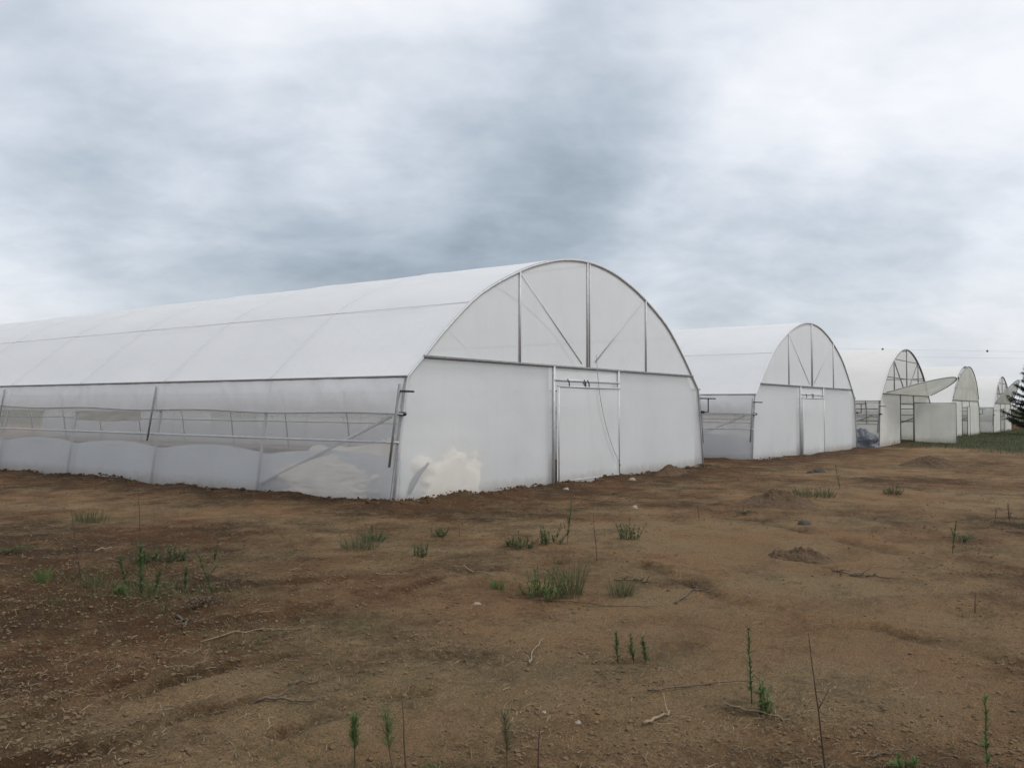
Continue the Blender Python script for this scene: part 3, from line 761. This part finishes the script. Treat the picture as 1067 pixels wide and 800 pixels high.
S = [
 ([(-5.95,-6.93),(-5.74,-6.8),(-5.41,-6.67)], .010,'twig_l','bent pale stick in the centre foreground',1),
 ([(-6.42,-7.96),(-6.25,-7.98),(-6.14,-7.99)], .013,'twig_l','short thick pale stick left of the tall bare stem',1),
 ([(-5.9,-8.17),(-5.93,-8.38),(-5.94,-8.54)], .010,'twig_l','straight pale stick lying under the narrow green weed',1),
 ([(-5.95,-7.75),(-5.62,-7.95),(-5.45,-8.12)], .008,'twig','dark thin stick lying left of the straight thin stalk',0),
 ([(-3.86,-6.92),(-3.4,-6.85),(-3.11,-6.94)], .014,'twig','curved dark stick right of the largest bush',1),
 ([(-7.42,-6.18),(-7.3,-6.3),(-7.22,-6.44)], .012,'twig','dark forked branch in the left foreground',3),
 ([(-7.38,-5.28),(-7.33,-5.4),(-7.29,-5.45)], .007,'twig_l','small bleached twig with forks in the lower left',3),
 ([(-1.76,-7.72),(-1.7,-7.9),(-1.66,-8.09)], .014,'twig','dark stick leading out of a twig tangle on the right',2),
 ([(-1.55,-7.5),(-1.7,-7.65),(-1.8,-7.85)], .012,'twig','crooked dark twig tangle on the right',4),
 ([(-3.39,-6.08),(-3.3,-6.3),(-3.37,-6.46)], .012,'twig','forked brown twig heap right of the pale tuft',4),
 ([(-4.54,-4.19),(-4.45,-4.3),(-4.32,-4.4)], .009,'twig_l','pale straw stick below the corner weeds',0),
 ([(-3.86,-4.54),(-3.95,-4.9),(-4.01,-5.18)], .010,'twig_l','long pale stick left of the wide low weed',1),
 ([(-5.33,-.65),(-5.2,-.65),(-5.09,-.65)], .018,'twig_l','pale thick stick behind the left weed cluster',0),
 ([(-4.5,-5.95),(-4.35,-6.4),(-4.05,-6.89)], .008,'twig','long thin root lying below the largest bush',1),
 ([(-7.1,-6.06),(-7.0,-6.13),(-6.93,-6.2)], .008,'twig','short dark twig above the forked branch',1),
 ([(-6.55,-4.1),(-6.6,-4.35),(-6.75,-4.5)], .016,'twig','dark matted twig below the dead weed stub',4),
 ([(-6.9,-4.95),(-6.5,-5.0),(-6.2,-5.25)], .007,'twig_l','long bleached stem lying across the left foreground',1),
 ([(-6.35,-9.3),(-6.2,-9.35),(-6.1,-9.5)], .007,'twig_l','small pale twig by the bottom right stalk',0),
 ([(-6.2,-8.95),(-6.1,-9.05),(-6.02,-9.12)], .008,'twig','dark short twig on the reddish soil at lower right',1),
]
for i, (pts, r, m, lab, fk) in enumerate(S): stick(pts, r, m, lab, 300+i, fk)

# ------------------------------------------------------------------ mounds and stones
def mound(cx, cy, rx, ry, h, seed, label, mat='mound'):
    b = MB(); z = ground_z(cx, cy) - .04
    def fn(u, v):
        a = 2*math.pi*u; r = v
        x, y = math.cos(a)*r, math.sin(a)*r
        prof = (1-r*r)**1.3 if r < 1 else 0
        k = 1 + .25*nz(x*1.8+seed, y*1.8)
        return (cx + x*rx*k, cy + y*ry*k, z + h*prof*(1+.3*nz(x*2, y*2, seed)) + (.045*nz(cx+x*rx*7, cy+y*ry*7, seed) + .03*abs(nz(x*rx*17, y*ry*17, seed)) + .018*nz(x*rx*40, y*ry*40, seed))*(1-r*r) + .04*(1-r) - .03*r)
    b.grid(fn, 110, 46, False)
    tag(b.build('soil_mound', M[mat]), label, 'soil mound', 'mounds of dug soil')
mound(4.05,-5.0,.72,.80,.24,1.7,'dark brown soil mound in the middle distance right of the second tunnel door')
mound(-1.0,-7.0,.38,.50,.09,6.2,'low flat dark soil heap nearer the camera on the right')
mound(17.3,-5.0,1.0,1.0,.26,4.1,'far small soil mound before the open third tunnel')
mound(9.3,-.55,.9,.30,.20,9.1,'clods of dark soil heaped right of the sliding door')
def stone(x, y, s, seed, label, mat):
    b = blob(0,0,s,s*.8,s*.75,seed,.35,2.0,-.3*s,14,8,1.3)
    o = b.build('stone', M[mat], None, (x,y,ground_z(x,y))); o.rotation_euler[2] = seed
    tag(o, label, 'stone', 'loose stones on the soil')
for i, (x, y, s, lab, m) in enumerate([
  (4.09,-.8,.07,'pale stone at the foot of the left door post','stone_l'),(2.06,-3.39,.07,'brightest white stone in front of the sliding door','stone_l'),
  (12.6,-3.16,.20,'larger of two dark stones before the second tunnel','stone_d'),(12.1,-3.12,.12,'smaller of two dark stones before the second tunnel','stone_d'),
  (1.55,-6.26,.13,'lone dark stone below the soil mound','stone_d'),(-4.91,-5.69,.035,'small pale stone below the largest bush','stone_l'),
  (-6.59,-7.47,.015,'pale pebble above the lone feathery seedling','stone_l'),
  (-6.6,-7.68,.02,'flat pale pebble right of the lone feathery seedling','stone_l'),(6.9,-.75,.09,'pale lump by the right door post','stone_l')]):
    stone(x, y, s, 1.3+i*2.1, lab, m)

# ------------------------------------------------------------------ soil litter nobody could count
FWD = Vector((math.cos(R(36.11)), math.sin(R(36.11)))); RGT = Vector((FWD.y, -FWD.x))
def spot(r, dmin, dmax):
    while True:
        d = 1/r.uniform(1/dmax, 1/dmin); l = r.uniform(-.78,.78)*d
        p = Vector((-10.35,-10)) + FWD*d + RGT*l
        if wall_d(p.x, p.y) > .02: return p.x, p.y, d
ICO = None
def ico():
    t = (1+5**.5)/2
    v = [(-1,t,0),(1,t,0),(-1,-t,0),(1,-t,0),(0,-1,t),(0,1,t),(0,-1,-t),(0,1,-t),(t,0,-1),(t,0,1),(-t,0,-1),(-t,0,1)]
    v = [Vector(a).normalized() for a in v]
    f = [(0,11,5),(0,5,1),(0,1,7),(0,7,10),(0,10,11),(1,5,9),(5,11,4),(11,10,2),(10,7,6),(7,1,8),(3,9,4),(3,4,2),(3,2,6),(3,6,8),(3,8,9),(4,9,5),(2,4,11),(6,2,10),(8,6,7),(9,8,1)]
    return v, f
IV, IF = ico()
def litter():
    r = random.Random(21)
    b = MB(); n = 0
    while n < 30000:
        x, y, d = spot(r, 3.2, 34)
        if soil(x, y) + .5*nz(x*1.5, y*1.5, 3) > r.uniform(.1, 1.2): continue
        s = min(.016, .0024*math.exp(r.gauss(.2,.65))*(1+d*.09)); n += 1
        z = ground_z(x, y) + s*.25
        b.add([(x+v.x*s*r.uniform(.7,1.3), y+v.y*s*r.uniform(.7,1.3), z+v.z*s*r.uniform(.5,.9)) for v in IV], IF)
    tag(b.build('soil_crumbs', M['clod']), 'loose soil crumbs scattered all over the bare field', 'soil', kind='stuff')
    b = MB()
    for _ in range(2600):      # lumps along the foot of the walls
        k = r.random()
        if k < .45: x, y = r.uniform(-.1,12.6), -abs(r.gauss(.05,.2))-.04
        elif k < .8: x, y = -abs(r.gauss(.05,.2))-.06, r.uniform(-.2,15)
        else: x, y = r.uniform(16,29), -abs(r.gauss(.05,.25))-.04
        s = .008*math.exp(r.gauss(.5,.55)); s = min(s,.05); z = ground_z(x, y) + s*.1
        b.add([(x+v.x*s*r.uniform(.7,1.3), y+v.y*s*r.uniform(.7,1.3), z+v.z*s*r.uniform(.5,.9)) for v in IV], IF)
    tag(b.build('dug_soil_crumbs', M['mound']), 'dark crumbly soil thrown up along the foot of the film walls', 'soil', kind='stuff')
    b = MB()
    for _ in range(26000):
        x, y, d = spot(r, 3.2, 30)
        if nz(x*.9, y*.9, 12) + r.uniform(-.5,.5) < 0: continue
        L = .012*math.exp(r.gauss(.5,.7))*(1+.04*d); L = min(L, .14); a = r.uniform(0,6.28); w = r.uniform(.0006,.0019)*(1+.07*d)
        z = ground_z(x, y) + .006; dz = r.uniform(-.01,.02)
        p = Vector((x,y,z)); q = p + Vector((math.cos(a)*L, math.sin(a)*L, dz)); m = (p+q)/2 + Vector((0,0,r.uniform(0,.01)))
        b.tube([p,m,q], [w,w,w*.5], 3, False)
    tag(b.build('straw_litter', M['straw']), 'bits of dry straw and twig scattered over the soil', 'straw', kind='stuff')
    b = MB()
    for _ in range(9000):
        x, y, d = spot(r, 3.2, 32)
        if nz(x*.7+3, y*.7, 22) + .35*nz(x*3, y*3, 2) + r.uniform(-.25,.25) < .16: continue
        for q in range(r.randint(3,7)):
            a = r.uniform(0,6.28); h = r.uniform(.015,.075)*(1+.02*d); w = .0012*(1+.07*d)
            px, py = x+r.gauss(0,.03), y+r.gauss(0,.03); z = ground_z(px, py)
            b.add([(px-w,py,z),(px+w,py+w,z),(px+math.cos(a)*h*.6,py+math.sin(a)*h*.6,z+h)], [(0,1,2)])
    for px, py, k, h, w, *_ in P:       # low growth round every weed
        if k == 'flat' or py < -9.6: continue
        sp = (w if k in ('bush','tuft') else .12)*.6 + .10
        for q in range(int(60 + 160*sp)):
            x, y = px + r.gauss(0, sp), py + r.gauss(0, sp); a = r.uniform(0,6.28); hh = r.uniform(.02,.07)*(.6+1.4*h); ww = .0034
            z = ground_z(x, y)
            b.add([(x-ww,y,z),(x+ww,y+ww,z),(x+math.cos(a)*hh*.7,y+math.sin(a)*hh*.7,z+hh)], [(0,1,2)])
    tag(b.build('sprouting_grass', M['drygrass']), 'thin sprouting grass in patches over the bare field', 'grass', kind='stuff')
    b = MB(); n = 0
    while n < 26000:
        x = r.uniform(15, 96); y = -abs(r.gauss(0, 8)) - .05
        if r.random() < .15: y = r.uniform(0, 3)
        if wall_d(x, y) < .03 or grassy(x, y) < r.random(): continue
        n += 1
        h = r.uniform(.05,.17)*(.8+.5*nz(x*.5, y*.5, 1)); a = r.uniform(0,6.28); w = .012
        if wall_d(x, y) < .5: h *= 1.7
        z = ground_z(x, y)
        b.add([(x-w*math.sin(a),y+w*math.cos(a),z-.01),(x+w*math.sin(a),y-w*math.cos(a),z-.01),(x+math.cos(a)*h*.5,y+math.sin(a)*h*.5,z+h)], [(0,1,2)])
    tag(b.build('turf', M['grass']), 'short green turf growing before the far tunnels', 'grass', kind='stuff')
litter()

# ------------------------------------------------------------------ conifer, wall, overhead line
def conifer(x, y, h, rad, seed, label):
    r = random.Random(seed); z = ground_z(x, y)
    root = tag(empty('conifer_tree', (x,y,z)), label, 'tree')
    t = MB(); t.tube([(0,0,-.2),(.03,.02,h*.4),(0,0,h)], [.16,.10,.02], 10); t.build('trunk', M['bark'], root)
    lf, br = MB(), MB()
    for k in range(78):
        f = (k+r.random())/78; zz = h*(.07+.91*f); L = rad*(1-f)**.75*r.uniform(.75,1.1)+.15
        a = k*2.4+r.uniform(-.3,.3)
        pts = []
        for j in range(7):
            q = j/6; pts.append(Vector((math.cos(a)*L*q, math.sin(a)*L*q, zz - .30*L*q*(1-q*.9) + .22*L*q*q)))
        br.tube(pts, [.03*(1-.13*j) for j in range(7)], 5, False)
        for _ in range(int(120+L*170)):
            q = r.uniform(.12,1.0)*6; i = min(int(q),5); p = pts[i].lerp(pts[i+1], q-i)
            d = (pts[6]-pts[0]).normalized()*.7 + Vector((r.uniform(-1,1), r.uniform(-1,1), r.uniform(-.9,.35)))*.7
            leaf_face(lf, p, d.normalized(), Vector((0,0,1)), r.uniform(.16,.42), .026)
    br.build('branches', M['bark'], root); lf.build('crown', M['needle'], root)
conifer(67.0,-3.85,6.6,2.9,5,'dark conifer with drooping branches at the right edge of the field')
b = MB(); b.box((100,-22,-1.2),(100.25,9,.0)); w = tag(empty('brick_wall', (0,0,0)), 'low red brick wall far behind the conifer', 'wall')
b.build('brickwork', M['brick'], w)
b = MB(); b.box((99.94,-22,.003),(100.31,9,.09)); b.build('coping', M['stone_d'], w)

PL = [((158.6,80.2),), ((257.6,-21.5),), ((360,-126),)]
def wire(a, c, za, zc, sag, label):
    b = MB(); pts = []
    for i in range(41):
        t = i/40; pts.append((a[0]+(c[0]-a[0])*t, a[1]+(c[1]-a[1])*t, za+(zc-za)*t - sag*4*t*(1-t)))
    b.tube(pts, .015, 5); tag(b.build('overhead_wire', M['wire']), label, 'wire', 'overhead power line')
    return lambda t: Vector((a[0]+(c[0]-a[0])*t, a[1]+(c[1]-a[1])*t, za+(zc-za)*t - sag*4*t*(1-t)))
fa = wire((152,87),(262,-26),15.7,15.1,.35,'upper of two thin overhead wires crossing the sky on the right')
fb = wire((152.8,86.8),(262.8,-26.2),13.9,13.7,.35,'lower of two thin overhead wires crossing the sky on the right')
def ball(p, label):
    b = MB(); b.grid(lambda u, v: (.25*math.cos(6.2832*u)*math.sin(math.pi*v), .25*math.sin(6.2832*u)*math.sin(math.pi*v), -.25*math.cos(math.pi*v)), 20, 12)
    b.tube([(-.1,.1,0),(0,0,.34),(.1,-.1,0)], .03, 5)
    tag(b.build('marker_ball', M['ball'], None, p), label, 'marker ball', 'marker balls on the overhead line')
ball(fa(.434), 'left marker ball on the overhead wire, above the cream roof')
ball(fa(.601), 'right marker ball on the overhead wire, in open sky')
for (x, y), lab in (((152.4,86.9),'timber power pole standing behind the nearest tunnel'),((262.4,-26.1),'timber power pole beyond the conifer')):
    root = tag(empty('power_pole', (x,y,-1.2)), lab, 'pole', 'overhead power line')
    b = MB(); b.tube([(0,0,-.5),(0,0,17)], [.17,.11], 10); b.build('post', M['pole'], root)
    b = MB(); b.tube([(-.9,-.9,16.35),(.9,.9,16.35)], .07, 6); b.build('cross_arm', M['pole'], root)

# ------------------------------------------------------------------ sky, sun, camera
SUN_EL, SUN_AZ = R(52), R(-66)          # azimuth measured from +X towards +Y
w = bpy.data.worlds.new('World'); scene.world = w; w.use_nodes = True
nt = w.node_tree; nt.nodes.clear()
gen = nd(nt, 'ShaderNodeTexCoord').outputs['Generated']
sx = nd(nt, 'ShaderNodeSeparateXYZ', {0: gen})
zc = math_(nt, 'ADD', math_(nt, 'MAXIMUM', sx.outputs[2], 0.0), .34)
pv = nd(nt, 'ShaderNodeCombineXYZ', {0: math_(nt, 'DIVIDE', sx.outputs[0], zc), 1: math_(nt, 'DIVIDE', sx.outputs[1], zc), 2: 0.0}).outputs[0]
pr = nd(nt, 'ShaderNodeMapping', {0: pv, 2: (0,0,R(50))}).outputs[0]
pm = nd(nt, 'ShaderNodeMapping', {0: pr, 1: (5.3,.4,0), 3: (1.75,2.2,1)}).outputs[0]
n1 = nd(nt, 'ShaderNodeTexNoise', {'Vector': pm, 'Scale': .95, 'Detail': 9, 'Roughness': .56, 'Distortion': .35}).outputs[0]
n2 = nd(nt, 'ShaderNodeTexNoise', {'Vector': pm, 'Scale': 2.6, 'Detail': 8, 'Roughness': .56, 'Distortion': .25}).outputs[0]
v = math_(nt, 'ADD', .56, math_(nt, 'MULTIPLY', math_(nt, 'SUBTRACT', n1, .5), .8))
n3 = nd(nt, 'ShaderNodeTexNoise', {'Vector': pm, 'Scale': 8.0, 'Detail': 6, 'Roughness': .55, 'Distortion': .4}).outputs[0]
v = math_(nt, 'ADD', v, math_(nt, 'MULTIPLY', math_(nt, 'SUBTRACT', n3, .5), .14))
v = math_(nt, 'ADD', v, math_(nt, 'MULTIPLY', math_(nt, 'SUBTRACT', n2, .5), .5))
wob = nd(nt, 'ShaderNodeVectorMath', {0: gen, 1: nd(nt, 'ShaderNodeVectorMath', {0: nd(nt, 'ShaderNodeVectorMath', {0: nd(nt, 'ShaderNodeTexNoise', {'Vector': gen, 'Scale': 4, 'Detail': 4}).outputs[1], 1: (-.5,-.5,-.5)}, operation='ADD').outputs[0], 1: (.16,.16,.12)}, operation='MULTIPLY').outputs[0]}, operation='ADD').outputs[0]
wob = nd(nt, 'ShaderNodeVectorMath', {0: wob}, operation='NORMALIZE').outputs[0]
for c, rad, wt in (((0.788, 0.541, 0.293),0.17,-0.2),((0.75, 0.634, 0.19),0.2,-0.27),((0.604, 0.772, 0.198),0.23,-0.25),((0.474, 0.853, 0.22),0.22,-0.13),((0.396, 0.873, 0.283),0.18,-0.12),((0.811, 0.456, 0.367),0.12,-0.18),((0.887, 0.425, 0.178),0.16,-0.14),((0.959, 0.237, 0.153),0.1,-0.16),((0.917, 0.226, 0.328),0.38,0.27),((0.611, 0.704, 0.36),0.24,0.3),((0.452, 0.818, 0.355),0.18,0.2),((0.684, 0.676, 0.275),0.1,0.14),((0.647, 0.742, 0.175),0.08,0.06),((0.407, 0.909, 0.089),0.22,0.24),((0.545, 0.825, 0.148),0.1,0.06),((0.955, 0.276, 0.109),0.16,-0.12),((0.746, 0.512, 0.426),0.14,0.1),((0.917,0.38,0.095),.16,-.12),((1.0,.12,.10),.16,-.06),((.90,.05,.5),.6,.08),((.1,-.85,.5),1.1,.2),((-.9,.2,.4),1.0,.3)):  # last two bright patches are out of view, added to brighten the film walls
    dt = nd(nt, 'ShaderNodeVectorMath', {0: wob, 1: c}, operation='DOT_PRODUCT').outputs['Value']
    sm = nd(nt, 'ShaderNodeMapRange', {0: dt, 1: math.cos(rad*1.25), 2: 1.0}, interpolation_type='SMOOTHSTEP').outputs[0]
    v = math_(nt, 'ADD', v, math_(nt, 'MULTIPLY', sm, wt))
ramp = nt.nodes.new('ShaderNodeValToRGB'); nt.links.new(v, ramp.inputs[0])
el = ramp.color_ramp.elements
el[0].position = .05; el[0].color = (.225,.270,.320,1)
el[1].position = 1.05 if False else 1.0; el[1].color = (.69,.70,.725,1)
for pos, c in ((.35,(.345,.395,.45)),(.6,(.48,.52,.575)),(.8,(.60,.625,.67))):
    e = el.new(pos); e.color = (*c, 1)
hz = nd(nt, 'ShaderNodeMapRange', {0: sx.outputs[2], 1: 0.0, 2: .16, 3: .5, 4: 0.0}).outputs[0]
cl = mixc(nt, hz, ramp.outputs[0], (.56,.56,.56,1))
cl = mixc(nt, 1.0, cl, (10,10,10,1), 'MULTIPLY')
sky = nt.nodes.new('ShaderNodeTexSky'); sky.sky_type = 'NISHITA'; sky.sun_disc = False
sky.sun_elevation = SUN_EL; sky.sun_rotation = R(90) - SUN_AZ; sky.dust_density = 3
col = mixc(nt, .08, cl, sky.outputs[0])
bg = nd(nt, 'ShaderNodeBackground', {'Color': col, 'Strength': .1}).outputs[0]
nd(nt, 'ShaderNodeOutputWorld', {0: bg})

sl = bpy.data.lights.new('sun', 'SUN'); sl.energy = 1.5; sl.angle = R(25); sl.color = (1,.985,.955)
so = bpy.data.objects.new('sun', sl); COL.objects.link(so)
sd = Vector((math.cos(SUN_EL)*math.cos(SUN_AZ), math.cos(SUN_EL)*math.sin(SUN_AZ), math.sin(SUN_EL)))
so.rotation_euler = (-sd).to_track_quat('-Z', 'Y').to_euler(); so.location = (0,0,60)

cam = bpy.data.cameras.new('camera'); co = bpy.data.objects.new('camera', cam); COL.objects.link(co)
yaw, pitch, roll = R(36.11), math.atan(24/900), R(.18)
Fv = Vector((math.cos(yaw)*math.cos(pitch), math.sin(yaw)*math.cos(pitch), math.sin(pitch)))
Rv = Vector((math.sin(yaw), -math.cos(yaw), 0)); Uv = Rv.cross(Fv)
R2 = Rv*math.cos(roll) + Uv*math.sin(roll); U2 = Uv*math.cos(roll) - Rv*math.sin(roll)
co.matrix_world = Matrix(((R2.x,U2.x,-Fv.x,-10.35),(R2.y,U2.y,-Fv.y,-10.0),(R2.z,U2.z,-Fv.z,1.6),(0,0,0,1)))
cam.sensor_fit = 'HORIZONTAL'; cam.sensor_width = 36; cam.lens = 36*900/1067
cam.clip_start = .05; cam.clip_end = 9000
scene.camera = co
scene.view_settings.view_transform = 'Standard'; scene.view_settings.look = 'None'
scene.view_settings.exposure = .5; scene.view_settings.gamma = 1; scene.view_settings.use_curve_mapping = False
cy = scene.cycles
cy.max_bounces = 10; cy.diffuse_bounces = 6; cy.transmission_bounces = 8; cy.transparent_max_bounces = 24
cy.use_denoising = True
